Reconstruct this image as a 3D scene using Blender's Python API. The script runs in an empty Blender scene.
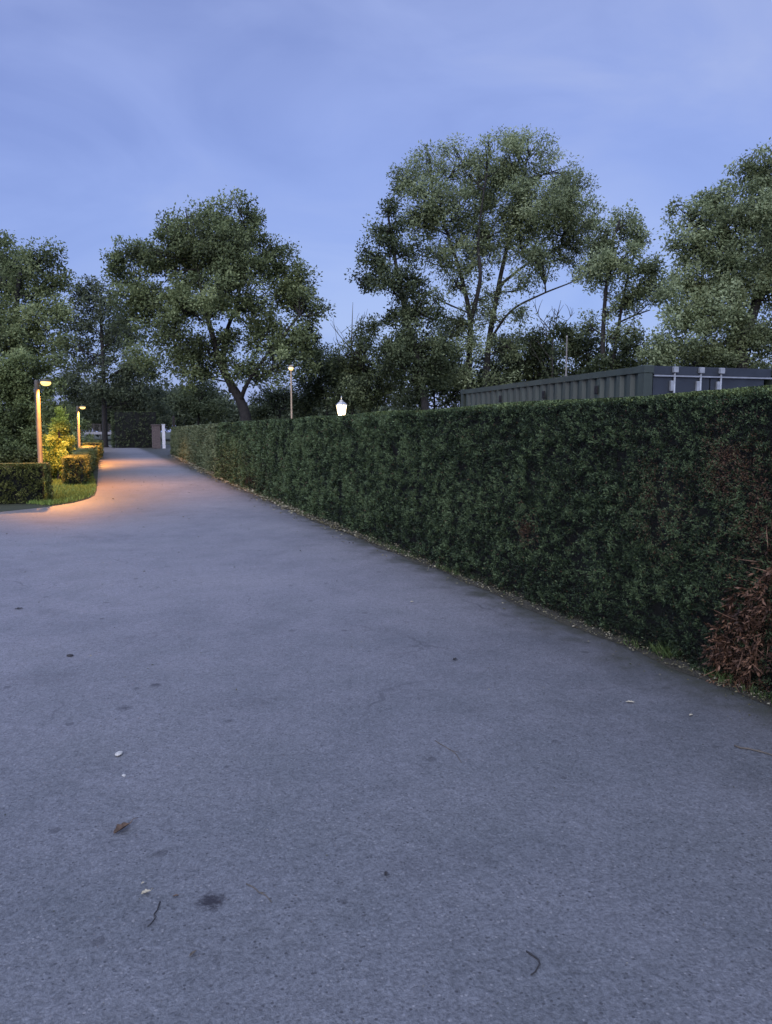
import bpy, math, random
import numpy as np
from mathutils import Vector

rng = np.random.default_rng(7)
random.seed(7)
C = bpy.data.collections.new('place'); bpy.context.scene.collection.children.link(C)
R = math.radians

# ------------------------------------------------------------------ camera frame (survey of the place)
F = 750.0
YAW, PITCH = R(20.8), math.atan(81 / 750)
EYE = np.array([0, 0, 1.6])
FW = np.array([math.sin(YAW) * math.cos(PITCH), math.cos(YAW) * math.cos(PITCH), -math.sin(PITCH)])
RT = np.array([math.cos(YAW), -math.sin(YAW), 0.0])
UP = np.cross(RT, FW)

def ray(px, py):
    return FW + (px - 386) / F * RT + (512 - py) / F * UP
def at(px, py, d):
    return EYE + ray(px, py) * d
def on_ground(px, py, z=0.0):
    r = ray(px, py); return EYE + r * ((z - 1.6) / r[2])

# ------------------------------------------------------------------ helpers
def tag(o, label=None, cat=None, group=None, kind=None):
    if label: o['label'] = label
    if cat: o['category'] = cat
    if group: o['group'] = group
    if kind: o['kind'] = kind
    return o
def empty(name, loc, rz=0.0):
    o = bpy.data.objects.new(name, None); C.objects.link(o)
    o.location = Vector([float(v) for v in loc]); o.rotation_euler = (0, 0, rz); o.empty_display_size = .2
    return o
def link(name, me, mat, parent=None):
    o = bpy.data.objects.new(name, me); C.objects.link(o)
    if mat is not None: me.materials.append(mat)
    if parent is not None: o.parent = parent
    return o
def quads(name, V, tint, mat, parent=None, origin=None, extra=None):
    """V: (N,4,3) quads -> one mesh with float point attributes."""
    if origin is not None: V = V - np.asarray(origin)
    N = len(V); me = bpy.data.meshes.new(name)
    me.vertices.add(N * 4); me.vertices.foreach_set('co', V.astype(np.float32).ravel())
    me.loops.add(N * 4); me.loops.foreach_set('vertex_index', np.arange(N * 4, dtype=np.int32))
    me.polygons.add(N); me.polygons.foreach_set('loop_start', np.arange(0, N * 4, 4, dtype=np.int32))
    a = me.attributes.new('tint', 'FLOAT', 'POINT'); a.data.foreach_set('value', np.repeat(tint, 4).astype(np.float32))
    if extra is not None:
        a = me.attributes.new('dead', 'FLOAT', 'POINT'); a.data.foreach_set('value', np.repeat(extra, 4).astype(np.float32))
    me.update(); me.validate()
    return link(name, me, mat, parent)

class MB:
    def __init__(s): s.v = []; s.f = []; s.sm = []
    def add(s, vs, fs, smooth=False):
        b = len(s.v); s.v += [tuple(map(float, v)) for v in vs]
        s.f += [tuple(b + i for i in f) for f in fs]; s.sm += [smooth] * len(fs)
    def box(s, c, h, rz=0.0, taper=1.0, bev=0.0):
        cx, cy, cz = c; hx, hy, hz = h; ca, sa = math.cos(rz), math.sin(rz); vs = []
        rings = [(-hz, 1, 0)] if bev == 0 else [(-hz, 1, bev), (-hz + bev, 1, 0)]
        rings += [(hz, taper, 0)] if bev == 0 else [(hz - bev, taper, 0), (hz, taper, bev)]
        for z, t, b in rings:
            for sx, sy in ((-1, -1), (1, -1), (1, 1), (-1, 1)):
                x = sx * (hx * t - b); y = sy * (hy * t - b)
                vs.append((cx + x * ca - y * sa, cy + x * sa + y * ca, cz + z))
        n = len(rings); fs = [(3, 2, 1, 0), tuple((n - 1) * 4 + i for i in range(4))]
        for k in range(n - 1):
            for i in range(4):
                j = (i + 1) % 4; fs.append((k * 4 + i, k * 4 + j, (k + 1) * 4 + j, (k + 1) * 4 + i))
        s.add(vs, fs)
    def tube(s, pts, rad, n=8, cap=True):
        pts = [np.asarray(p, float) for p in pts]; m = len(pts); vs = []
        ref = np.array([.3, .2, 1.0])
        for i, p in enumerate(pts):
            t = pts[min(i + 1, m - 1)] - pts[max(i - 1, 0)]; t = t / (np.linalg.norm(t) + 1e-9)
            r0 = ref if abs(t @ ref) / np.linalg.norm(ref) < .9 else np.array([1., .1, 0])
            a = np.cross(t, r0); a /= np.linalg.norm(a); b = np.cross(t, a)
            for k in range(n):
                w = 2 * math.pi * k / n; vs.append(p + rad[i] * (a * math.cos(w) + b * math.sin(w)))
        fs = [(i * n + k, i * n + (k + 1) % n, (i + 1) * n + (k + 1) % n, (i + 1) * n + k) for i in range(m - 1) for k in range(n)]
        if cap: fs += [tuple(range(n))[::-1], tuple((m - 1) * n + k for k in range(n))]
        s.add(vs, fs, True)
    def lathe(s, prof, c=(0, 0, 0), n=16, ang=0.0):
        vs = []
        for r, z in prof:
            for k in range(n):
                w = 2 * math.pi * k / n + ang; vs.append((c[0] + r * math.cos(w), c[1] + r * math.sin(w), c[2] + z))
        m = len(prof); fs = [(i * n + k, i * n + (k + 1) % n, (i + 1) * n + (k + 1) % n, (i + 1) * n + k) for i in range(m - 1) for k in range(n)]
        fs += [tuple(range(n))[::-1], tuple((m - 1) * n + k for k in range(n))]
        s.add(vs, fs, n > 8)
    def build(s, name, mat, parent=None):
        me = bpy.data.meshes.new(name); me.from_pydata(s.v, [], s.f)
        me.polygons.foreach_set('use_smooth', s.sm); me.update()
        return link(name, me, mat, parent)

def hash3(i, j, k, seed):
    h = (i.astype(np.int64) * 374761393 + j.astype(np.int64) * 668265263 + k.astype(np.int64) * 2147483647 + seed * 144269) & 0xffffffff
    h = ((h ^ (h >> 13)) * 1274126177) & 0xffffffff
    h = ((h ^ (h >> 16)) * 2246822519) & 0xffffffff
    return ((h ^ (h >> 15)) & 0xffffff) / float(0xffffff)
def vnoise(P, sc, seed=0):
    Q = np.asarray(P) * sc; I = np.floor(Q); f = Q - I; f = f * f * (3 - 2 * f); I = I.astype(np.int64); o = 0
    for a in (0, 1):
        for b in (0, 1):
            for c in (0, 1):
                w = (f[:, 0] if a else 1 - f[:, 0]) * (f[:, 1] if b else 1 - f[:, 1]) * (f[:, 2] if c else 1 - f[:, 2])
                o = o + w * hash3(I[:, 0] + a, I[:, 1] + b, I[:, 2] + c, seed)
    return o
def fbm(P, sc, seed=0, oc=3):
    o = 0; a = .5; t = 0
    for k in range(oc):
        o = o + a * vnoise(P, sc * 2 ** k, seed + k * 17); t += a; a *= .55
    return o / t
def unit(v): return v / (np.linalg.norm(v, axis=-1, keepdims=True) + 1e-9)
def rnd(n): return unit(rng.normal(size=(n, 3)))
def leaf_quads(p, d, nrm, L, W, fold=.15):
    """p base, d direction, nrm approx normal, L, W arrays -> (N,4,3)"""
    side = unit(np.cross(d, nrm)); nn = np.cross(side, d)
    L = L[:, None]; W = W[:, None]
    mid = p + d * L * .45 + nn * W * fold
    return np.stack([p, mid + side * W * .5, p + d * L, mid - side * W * .5], axis=1)

# ------------------------------------------------------------------ materials
def newmat(name):
    m = bpy.data.materials.new(name); m.use_nodes = True; nt = m.node_tree
    for n in list(nt.nodes): nt.nodes.remove(n)
    return m, nt
class NT:
    def __init__(s, nt): s.nt = nt
    def n(s, t, **kw):
        x = s.nt.nodes.new(t)
        for k, v in kw.items():
            if k == 'ins':
                for a, b in v.items():
                    if isinstance(b, bpy.types.NodeSocket): s.nt.links.new(b, x.inputs[a])
                    else: x.inputs[a].default_value = b
            else: setattr(x, k, v)
        return x
    def math(s, op, a, b=0.0, c=None, clamp=False):
        x = s.n('ShaderNodeMath', operation=op, use_clamp=clamp)
        for i, v in enumerate((a, b) if c is None else (a, b, c)):
            if isinstance(v, bpy.types.NodeSocket): s.nt.links.new(v, x.inputs[i])
            else: x.inputs[i].default_value = v
        return x.outputs[0]
    def mix(s, f, a, b, bt='MIX'):
        x = s.n('ShaderNodeMix', data_type='RGBA', blend_type=bt)
        for i, v in ((0, f), (6, a), (7, b)):
            if isinstance(v, bpy.types.NodeSocket): s.nt.links.new(v, x.inputs[i])
            else: x.inputs[i].default_value = v if i == 0 else (*v, 1)
        return x.outputs[2]
    def ramp(s, f, stops, interp='LINEAR'):
        x = s.n('ShaderNodeValToRGB'); e = x.color_ramp.elements; x.color_ramp.interpolation = interp
        while len(e) < len(stops): e.new(.5)
        for el, (p, c) in zip(e, stops):
            el.position = p; el.color = (*c, 1) if hasattr(c, '__len__') else (c, c, c, 1)
        s.nt.links.new(f, x.inputs[0]); return x.outputs[0]
    def noise(s, vec, sc, det=4, rough=.55, dist=0.0):
        x = s.n('ShaderNodeTexNoise', ins={'Scale': sc, 'Detail': det, 'Roughness': rough, 'Distortion': dist})
        if vec is not None: s.nt.links.new(vec, x.inputs['Vector'])
        return x.outputs['Fac']
    def out(s, sh): 
        o = s.n('ShaderNodeOutputMaterial'); s.nt.links.new(sh, o.inputs[0])

def leaf_mat(name, dark, mid, light, transl=.25, dead=None, rough=.6, top=None):
    m, nt = newmat(name); T = NT(nt)
    a = T.n('ShaderNodeAttribute', attribute_name='tint')
    col = T.ramp(a.outputs['Fac'], [(0.0, dark), (.5, mid), (1.0, light)] if top is None else [(0.0, dark), (.36, mid), (.72, light), (1.0, top)])
    if dead is not None:
        b = T.n('ShaderNodeAttribute', attribute_name='dead')
        col = T.mix(b.outputs['Fac'], col, dead)
    p = T.n('ShaderNodeBsdfPrincipled', ins={'Base Color': col, 'Roughness': rough, 'Specular IOR Level': .25})
    t = T.n('ShaderNodeBsdfTranslucent', ins={'Color': col})
    mx = T.n('ShaderNodeMixShader', ins={0: transl}); nt.links.new(p.outputs[0], mx.inputs[1]); nt.links.new(t.outputs[0], mx.inputs[2])
    T.out(mx.outputs[0]); return m
def plain(name, col, rough=.6, metal=0.0, var=.25, sc=6.0, bump=.0, bsc=60.0, emit=None, es=0.0, streak=False):
    m, nt = newmat(name); T = NT(nt)
    co = T.n('ShaderNodeTexCoord').outputs['Object']
    if streak:
        mp = T.n('ShaderNodeMapping'); mp.inputs['Scale'].default_value = (1, 1, .12); nt.links.new(co, mp.inputs[0]); co = mp.outputs[0]
    f = T.noise(co, sc, 5)
    lo = tuple(c * (1 - var) for c in col); hi = tuple(min(1, c * (1 + var)) for c in col)
    c = T.ramp(f, [(.3, lo), (.7, hi)])
    ins = {'Base Color': c, 'Roughness': rough, 'Metallic': metal}
    if emit: ins['Emission Color'] = (*emit, 1); ins['Emission Strength'] = es
    p = T.n('ShaderNodeBsdfPrincipled', ins=ins)
    if bump:
        b = T.n('ShaderNodeBump', ins={'Strength': bump, 'Distance': .02, 'Height': T.noise(co, bsc, 4)}); nt.links.new(b.outputs[0], p.inputs['Normal'])
    T.out(p.outputs[0]); return m

M = {}
M['bark'] = plain('bark', (.018, .016, .014), .9, var=.45, sc=5, bump=.5, bsc=12)
M['bark_pale'] = plain('bark_pale', (.075, .07, .058), .9, var=.4, sc=5, bump=.5, bsc=12)
M['leaf_oak'] = leaf_mat('leaf_oak', (.042, .054, .024), (.155, .195, .080), (.32, .375, .17), .35)
M['leaf_ash'] = leaf_mat('leaf_ash', (.062, .077, .036), (.20, .245, .115), (.38, .44, .24), .35)
M['leaf_dark'] = leaf_mat('leaf_dark', (.018, .026, .012), (.066, .088, .038), (.16, .195, .09))
M['leaf_far'] = leaf_mat('leaf_far', (.03, .04, .024), (.075, .095, .05), (.15, .18, .10))
M['leaf_shrub'] = leaf_mat('leaf_shrub', (.034, .046, .018), (.135, .175, .062), (.28, .33, .13))
M['leaf_gold'] = leaf_mat('leaf_gold', (.11, .14, .02), (.36, .44, .07), (.54, .62, .14))
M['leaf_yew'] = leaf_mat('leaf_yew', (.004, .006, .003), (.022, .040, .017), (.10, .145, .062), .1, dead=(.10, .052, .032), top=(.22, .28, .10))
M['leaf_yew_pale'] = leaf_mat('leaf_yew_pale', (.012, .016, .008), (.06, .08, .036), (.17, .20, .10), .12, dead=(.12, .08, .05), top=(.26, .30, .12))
M['leaf_box'] = leaf_mat('leaf_box', (.03, .038, .010), (.11, .125, .030), (.24, .245, .07), .2)
M['leaf_brown'] = leaf_mat('leaf_brown', (.008, .005, .003), (.062, .033, .019), (.21, .118, .07), .1)
M['litter'] = leaf_mat('litter', (.03, .035, .012), (.13, .115, .06), (.36, .33, .22), .1)
M['grass'] = leaf_mat('grass', (.06, .095, .018), (.17, .25, .05), (.30, .38, .10), .3)
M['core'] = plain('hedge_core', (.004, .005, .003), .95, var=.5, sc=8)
M['weed'] = leaf_mat('weed', (.03, .05, .014), (.065, .105, .032), (.13, .165, .06), .3)
M['twig'] = plain('twig_wood', (.10, .085, .065), .85, var=.3, sc=30)
M['twig_dark'] = plain('twig_dark', (.03, .028, .028), .85, var=.3, sc=30)

def ground_mat():
    m, nt = newmat('meadow_ground'); T = NT(nt); co = T.n('ShaderNodeTexCoord').outputs['Object']
    c = T.ramp(T.noise(co, .35, 6), [(.3, (.02, .026, .01)), (.7, (.055, .06, .025))])
    p = T.n('ShaderNodeBsdfPrincipled', ins={'Base Color': c, 'Roughness': .95})
    b = T.n('ShaderNodeBump', ins={'Strength': .8, 'Distance': .05, 'Height': T.noise(co, 25, 4)}); nt.links.new(b.outputs[0], p.inputs['Normal'])
    T.out(p.outputs[0]); return m
M['ground'] = ground_mat()

def asphalt_mat():
    m, nt = newmat('worn_asphalt'); T = NT(nt); co = T.n('ShaderNodeTexCoord').outputs['Object']
    sep = T.n('ShaderNodeSeparateXYZ'); nt.links.new(co, sep.inputs[0])
    big = T.noise(co, .35, 3, .55, .4); medn = T.noise(co, 2.2, 5, .6); fine = T.noise(co, 95, 3, .7); mid = T.noise(co, 22, 4, .65)
    col = T.ramp(big, [(.32, (.085, .091, .098)), (.5, (.105, .111, .116)), (.7, (.130, .134, .136))])
    col = T.mix(T.ramp(medn, [(.35, 0.0), (.62, .9)]), col, T.mix(.5, col, (.15, .152, .162)))
    # dark weathered blotches
    col = T.mix(T.math('MULTIPLY', T.ramp(T.noise(co, 1.3, 6, .7), [(.56, 0.0), (.72, 1.0)]), .45), col, (.06, .06, .064))
    # aggregate: dark pores and pale chips
    mid_bright = T.n('ShaderNodeMapRange', ins={'Value': sep.outputs[1], 'From Min': 2.6, 'From Max': 7.5, 'To Min': 0.0, 'To Max': 1.0})  # brighter light on the mid road, put into the asphalt colour by distance
    col = T.mix(mid_bright.outputs[0], col, T.mix(1.0, col, (1.55, 1.46, 1.48), 'MULTIPLY'))
    g = T.ramp(fine, [(.30, .45), (.5, .97), (.72, 1.5)])
    col = T.mix(.9, col, g, 'MULTIPLY')
    col = T.mix(.38, col, T.ramp(mid, [(.3, .6), (.7, 1.38)]), 'MULTIPLY')
    vo = T.n('ShaderNodeTexVoronoi', ins={'Scale': 70.0, 'Randomness': 1.0}); nt.links.new(co, vo.inputs['Vector'])
    vs = T.n('ShaderNodeSeparateColor'); nt.links.new(vo.outputs['Color'], vs.inputs[0])
    chip = T.math('MULTIPLY', T.math('GREATER_THAN', vs.outputs[0], .93), T.math('LESS_THAN', vo.outputs['Distance'], .32))
    col = T.mix(T.math('MULTIPLY', chip, .5), col, (.27, .265, .26))
    chip2 = T.math('MULTIPLY', T.math('GREATER_THAN', vs.outputs[1], .93), T.math('LESS_THAN', vo.outputs['Distance'], .35))
    col = T.mix(T.math('MULTIPLY', chip2, .85), col, (.04, .04, .043))
    v2 = T.n('ShaderNodeTexVoronoi', ins={'Scale': 5.5}); nt.links.new(co, v2.inputs['Vector'])
    s2 = T.n('ShaderNodeSeparateColor'); nt.links.new(v2.outputs['Color'], s2.inputs[0])
    wob = T.math('ADD', v2.outputs['Distance'], T.math('MULTIPLY', T.math('SUBTRACT', T.noise(co, 30, 3), .5), .22))
    rad = T.math('MULTIPLY', s2.outputs[2], .16)
    spot = T.math('MULTIPLY', T.math('GREATER_THAN', s2.outputs[0], .6), T.math('LESS_THAN', wob, rad))
    col = T.mix(T.math('MULTIPLY', spot, .55), col, (.04, .039, .042))
    # the stain on the near asphalt, fixed at its place
    for (px, py, r, k) in ((210, 903, .055, 1.0), (150, 925, .03, .35), (343, 903, .022, .5), (155, 686, .045, .7), (125, 709, .05, .6), (227, 768, .02, .6), (230, 722, .028, .6), (660, 660, .02, .3)):
        q = on_ground(px, py)
        vm = T.n('ShaderNodeVectorMath', operation='DISTANCE'); nt.links.new(co, vm.inputs[0]); vm.inputs[1].default_value = (q[0], q[1], 0.0)
        dd = T.math('ADD', vm.outputs['Value'], T.math('MULTIPLY', T.math('SUBTRACT', T.noise(co, 45, 4, .75), .5), r * 2.2))
        fk = T.n('ShaderNodeMapRange', ins={'Value': dd, 'From Min': r * .4, 'From Max': r * 1.05, 'To Min': k, 'To Max': 0.0})
        col = T.mix(fk.outputs[0], col, (.018, .016, .02))
    # warm lamplight on the left side of the lane, put into the asphalt colour
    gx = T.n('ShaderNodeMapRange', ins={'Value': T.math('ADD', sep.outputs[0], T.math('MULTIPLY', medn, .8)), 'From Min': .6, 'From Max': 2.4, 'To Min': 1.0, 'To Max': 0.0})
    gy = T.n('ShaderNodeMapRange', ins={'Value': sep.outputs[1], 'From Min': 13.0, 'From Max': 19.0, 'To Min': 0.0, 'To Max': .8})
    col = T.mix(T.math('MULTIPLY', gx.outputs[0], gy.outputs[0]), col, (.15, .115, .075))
    # mossy, dirty edge along the hedge
    e = T.math('ADD', sep.outputs[0], T.math('MULTIPLY', T.math('SUBTRACT', T.noise(co, 3.0, 5, .65), .5), .9))
    fe = T.n('ShaderNodeMapRange', ins={'Value': e, 'From Min': 2.95, 'From Max': 3.75, 'To Min': 0.0, 'To Max': .7})
    col = T.mix(fe.outputs[0], col, (.046, .046, .04))
    fm = T.n('ShaderNodeMapRange', ins={'Value': e, 'From Min': 3.28, 'From Max': 3.6, 'To Min': 0.0, 'To Max': .85})
    col = T.mix(fm.outputs[0], col, (.036, .038, .022))
    # hairline cracks
    cv = T.n('ShaderNodeTexVoronoi', feature='DISTANCE_TO_EDGE', ins={'Scale': .55})
    wv = T.n('ShaderNodeTexNoise', ins={'Scale': 2.5, 'Detail': 5.0}); nt.links.new(co, wv.inputs['Vector'])
    ad = T.n('ShaderNodeVectorMath', operation='MULTIPLY_ADD'); nt.links.new(wv.outputs['Color'], ad.inputs[0]); ad.inputs[1].default_value = (.5, .5, 0); nt.links.new(co, ad.inputs[2])
    nt.links.new(ad.outputs[0], cv.inputs['Vector'])
    crk = T.math('MULTIPLY', T.math('LESS_THAN', cv.outputs['Distance'], .0035), T.ramp(T.noise(co, .8, 3), [(.5, 0.0), (.6, .5)]))
    col = T.mix(crk, col, (.05, .05, .055))
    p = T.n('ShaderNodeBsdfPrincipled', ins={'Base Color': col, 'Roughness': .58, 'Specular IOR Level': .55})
    h = T.math('ADD', T.math('MULTIPLY', fine, .7), T.math('MULTIPLY', mid, .9))
    h = T.math('ADD', h, T.math('MULTIPLY', medn, 2.0))
    b = T.n('ShaderNodeBump', ins={'Strength': 1.0, 'Distance': .0065, 'Height': h}); nt.links.new(b.outputs[0], p.inputs['Normal'])
    T.out(p.outputs[0]); return m
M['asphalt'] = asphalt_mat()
M['soil'] = plain('verge_soil', (.035, .032, .02), .95, var=.5, sc=14, bump=.8, bsc=50)
M['steel_green'] = plain('container_paint', (.036, .049, .038), .55, var=.22, sc=2.5, streak=True)
M['steel_dark'] = plain('container_door_paint', (.020, .026, .034), .5, var=.25, sc=3)
M['galv'] = plain('pale_metal', (.31, .33, .34), .45, .3, var=.2, sc=12)
M['light_line'] = plain('pale_sill', (.22, .24, .27), .5, var=.2, sc=8)
M['pole_lamplit'] = plain('lamplit_column', (.40, .30, .19), .55, var=.15)  # tan colour stands for warm lamplight on the column
M['black'] = plain('black_metal', (.012, .012, .013), .85, var=.3)
M['pole'] = plain('grey_lamp_post', (.075, .065, .05), .55, .2, var=.18, sc=7)
M['pole_pale'] = plain('galvanised_post', (.33, .32, .30), .5, .3, var=.15)
M['white_paint'] = plain('white_paint', (.66, .66, .68), .6, var=.12, sc=4)
M['pale_rail'] = plain('pale_rail_paint', (.24, .24, .25), .6, var=.15, sc=4)
M['brick'] = plain('weathered_brown_timber', (.11, .085, .078), .85, var=.3, sc=9, bump=.3)
M['wood_fence'] = plain('dark_timber', (.06, .052, .045), .85, var=.3, sc=5, streak=True)
M['glow'] = plain('lit_lens', (.3, .22, .12), .3, emit=(1.0, .64, .20), es=2.1)
M['glow_white'] = plain('lit_glass', (.9, .88, .8), .3, emit=(1.0, .80, .46), es=1.8, var=.05)
M['glow_small'] = plain('lit_lens_far', (.9, .8, .6), .3, emit=(1.0, .60, .16), es=1.7)
M['leaf_dry'] = plain('dry_leaf', (.13, .085, .055), .8, var=.45, sc=45, bump=.3, bsc=80)
M['leaf_pale'] = plain('pale_dry_leaf', (.42, .38, .27), .8, var=.25, sc=60, bump=.3, bsc=80)
M['stone'] = plain('pale_stone', (.46, .45, .40), .8, var=.25, sc=70, bump=.4, bsc=90)
M['car'] = plain('dark_car_paint', (.016, .017, .02), .3, var=.1)

# ------------------------------------------------------------------ ground and road
def sheet(name, pts, z, mat):
    me = bpy.data.meshes.new(name); me.from_pydata([(x, y, z) for x, y in pts], [], [tuple(range(len(pts)))]); me.update()
    return link(name, me, mat)
tag(sheet('ground', [(-700, -300), (700, -300), (700, 1100), (-700, 1100)], 0.0, M['ground']), 'dark grass and earth around the driveway', None, None, 'structure')
left_edge = [(-.10, 90), (-.06, 60), (-.10, 40), (-.12, 28), (-.12, 23.6), (-.13, 21.5), (-.17, 19.9), (-.32, 18.9), (-.62, 18.0), (-1.1, 17.25), (-1.9, 16.5), (-3.2, 15.9), (-6, 15.3), (-30, 13.0)]
right_edge = [(-30, -12), (3.62, -12), (3.62, 8), (3.58, 14), (3.68, 21), (3.84, 31), (4.15, 42), (4.55, 53), (6.2, 62), (9.5, 72), (14, 82), (14, 90)]
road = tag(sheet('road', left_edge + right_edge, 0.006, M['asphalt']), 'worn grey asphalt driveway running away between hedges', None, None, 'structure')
# soil verge strip under the hedge
vb = MB(); ys = np.linspace(-6, 54, 140)
for i, y in enumerate(ys):
    x0 = np.interp(y, [-12, 8, 14, 21, 31, 42, 53], [3.56, 3.56, 3.50, 3.6, 3.76, 4.07, 4.47]) + .05 * math.sin(y * 3.1) * math.sin(y * 1.3 + 1) + .03 * math.sin(y * 9)
    vb.v += [(x0, y, .008), (x0 + .10, y, .035), (x0 + .8, y, .07)]
for i in range(len(ys) - 1):
    for k in (0, 1): vb.f.append((i * 3 + k, i * 3 + k + 1, i * 3 + k + 4, i * 3 + k + 3)); vb.sm.append(True)
tag(vb.build('verge', M['soil']), 'narrow strip of soil and moss along the hedge foot', None, None, 'structure')

# ------------------------------------------------------------------ clipped hedges
def hedge_leaves(face, n_per, s_of, K, m=5, bulge=.06, seed=1, top_light=.25, dead_fn=None, streak=0.0, plants=None, hole_fn=None):
    """face: (O, U, L, Vv, Hh, N): origin, along unit, length, up vector, height, outward normal."""
    O, U, L, Vv, Hh, N = [np.asarray(a, float) if hasattr(a, '__len__') else a for a in face]
    Vs, Ts, Ds = [], [], []
    step = min(1.5, L); nb = max(1, int(math.ceil(L / step))); step = L / nb
    for b in range(nb):
        mid = O + U * (b + .5) * step + Vv * Hh * .5
        s = s_of(np.linalg.norm(mid - EYE)); n = int(step * Hh * K / (s * s * .35) / m)
        if n < 4: continue
        a = b * step + rng.random(n) * step; h = rng.random(n) * Hh
        p = O + a[:, None] * U + h[:, None] * Vv
        k_ = streak * min(1, max(0, (mid[1] - 5) / 9.0)) if streak else 0
        q = p * np.array([1, 1, 1 - .8 * k_])
        nz = fbm(q, 1.5, seed); nf = fbm(q, 5.5 if s < .045 else 4.5, seed + 5); nc = vnoise(p * np.array([1, 1, 1.25]), .36 / s, seed + 9)
        gapd = np.zeros(n)
        if plants is not None and k_ > 0:
            gapd = k_ * np.exp(-(np.abs(p[:, 1:2] + .05 * np.sin(p[:, 2:3] * 4) - plants[None]).min(1) / .07) ** 2)
        hole = np.zeros(n) if hole_fn is None else hole_fn(p)
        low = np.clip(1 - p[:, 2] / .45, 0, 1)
        keep = (nc * .8 + nf * .5 + .15 * nz + rng.random(n) * .2 - .25 * gapd - hole - .12 * low) > .585
        p = p[keep]; nz = nz[keep]; nf = nf[keep]; nc = nc[keep]; gapd = gapd[keep]; low = low[keep]; n = len(p)
        if n < 2: continue
        p = p + N * np.minimum((nz - .55) * bulge * 1.2 + (nf - .5) * bulge * 1.3 + (nc - .62) * min(s * 3.2, .09) + rng.normal(size=n) * .008 - .10 * gapd, .028)[:, None]
        D = unit(N * .75 + np.array([0, 0, .45]) + rng.normal(size=(n, 3)) * .45 + np.array([0, 0, .5 * k_]))
        side = unit(np.cross(D, rnd(n)))
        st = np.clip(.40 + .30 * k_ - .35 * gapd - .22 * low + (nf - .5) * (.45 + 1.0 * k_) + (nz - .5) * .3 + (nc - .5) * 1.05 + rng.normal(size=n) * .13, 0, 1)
        if dead_fn is not None: dd = dead_fn(p)
        for j in range(m):
            sg = 1 if j % 2 else -1
            base = p + D * (s * 1.7 * (j / m))[..., None] if hasattr(s, '__len__') else p + D * (s * 1.7 * j / m)
            ld = unit(D * .75 + side * sg * .7 + rng.normal(size=(n, 3)) * .3)
            nn = unit(N * .4 + np.array([0, 0, .7]) + rng.normal(size=(n, 3)) * .5)
            LL = s * (.7 + .6 * rng.random(n)); Vs.append(leaf_quads(base, ld, nn, LL, LL * .38))
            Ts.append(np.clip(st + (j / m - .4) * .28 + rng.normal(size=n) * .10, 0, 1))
            if dead_fn is not None: Ds.append((rng.random(n) < dd) * (.6 + .4 * rng.random(n)))
    return Vs, Ts, Ds

def core_mesh(O, U, Wd, L, W, H, inset, batter, mat, parent, name='woody_core', seed=0):
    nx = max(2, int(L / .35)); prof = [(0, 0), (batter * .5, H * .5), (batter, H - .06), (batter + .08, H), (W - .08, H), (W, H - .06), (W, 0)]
    mb = MB(); pr = len(prof)
    for i in range(nx + 1):
        a = inset + (L - 2 * inset) * i / nx
        for k, (w, z) in enumerate(prof):
            w2 = inset + (W - 2 * inset) * w / W; z2 = min(z, H - .05)
            jig = .035 * math.sin(a * 3.7 + k * 2 + seed) + .025 * math.sin(a * 9.1 + k)
            mb.v.append(tuple(np.asarray(O) + np.asarray(U) * a + np.asarray(Wd) * (w2 + jig * .6) + np.array([0, 0, z2 + (jig * .4 if z2 > .1 else 0)])))
    for i in range(nx):
        for k in range(pr - 1): mb.f.append((i * pr + k, (i + 1) * pr + k, (i + 1) * pr + k + 1, i * pr + k + 1)); mb.sm.append(True)
    mb.f += [tuple(range(pr)), tuple(nx * pr + k for k in range(pr))[::-1]]; mb.sm += [False, False]
    return mb.build(name, mat, parent)

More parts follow.
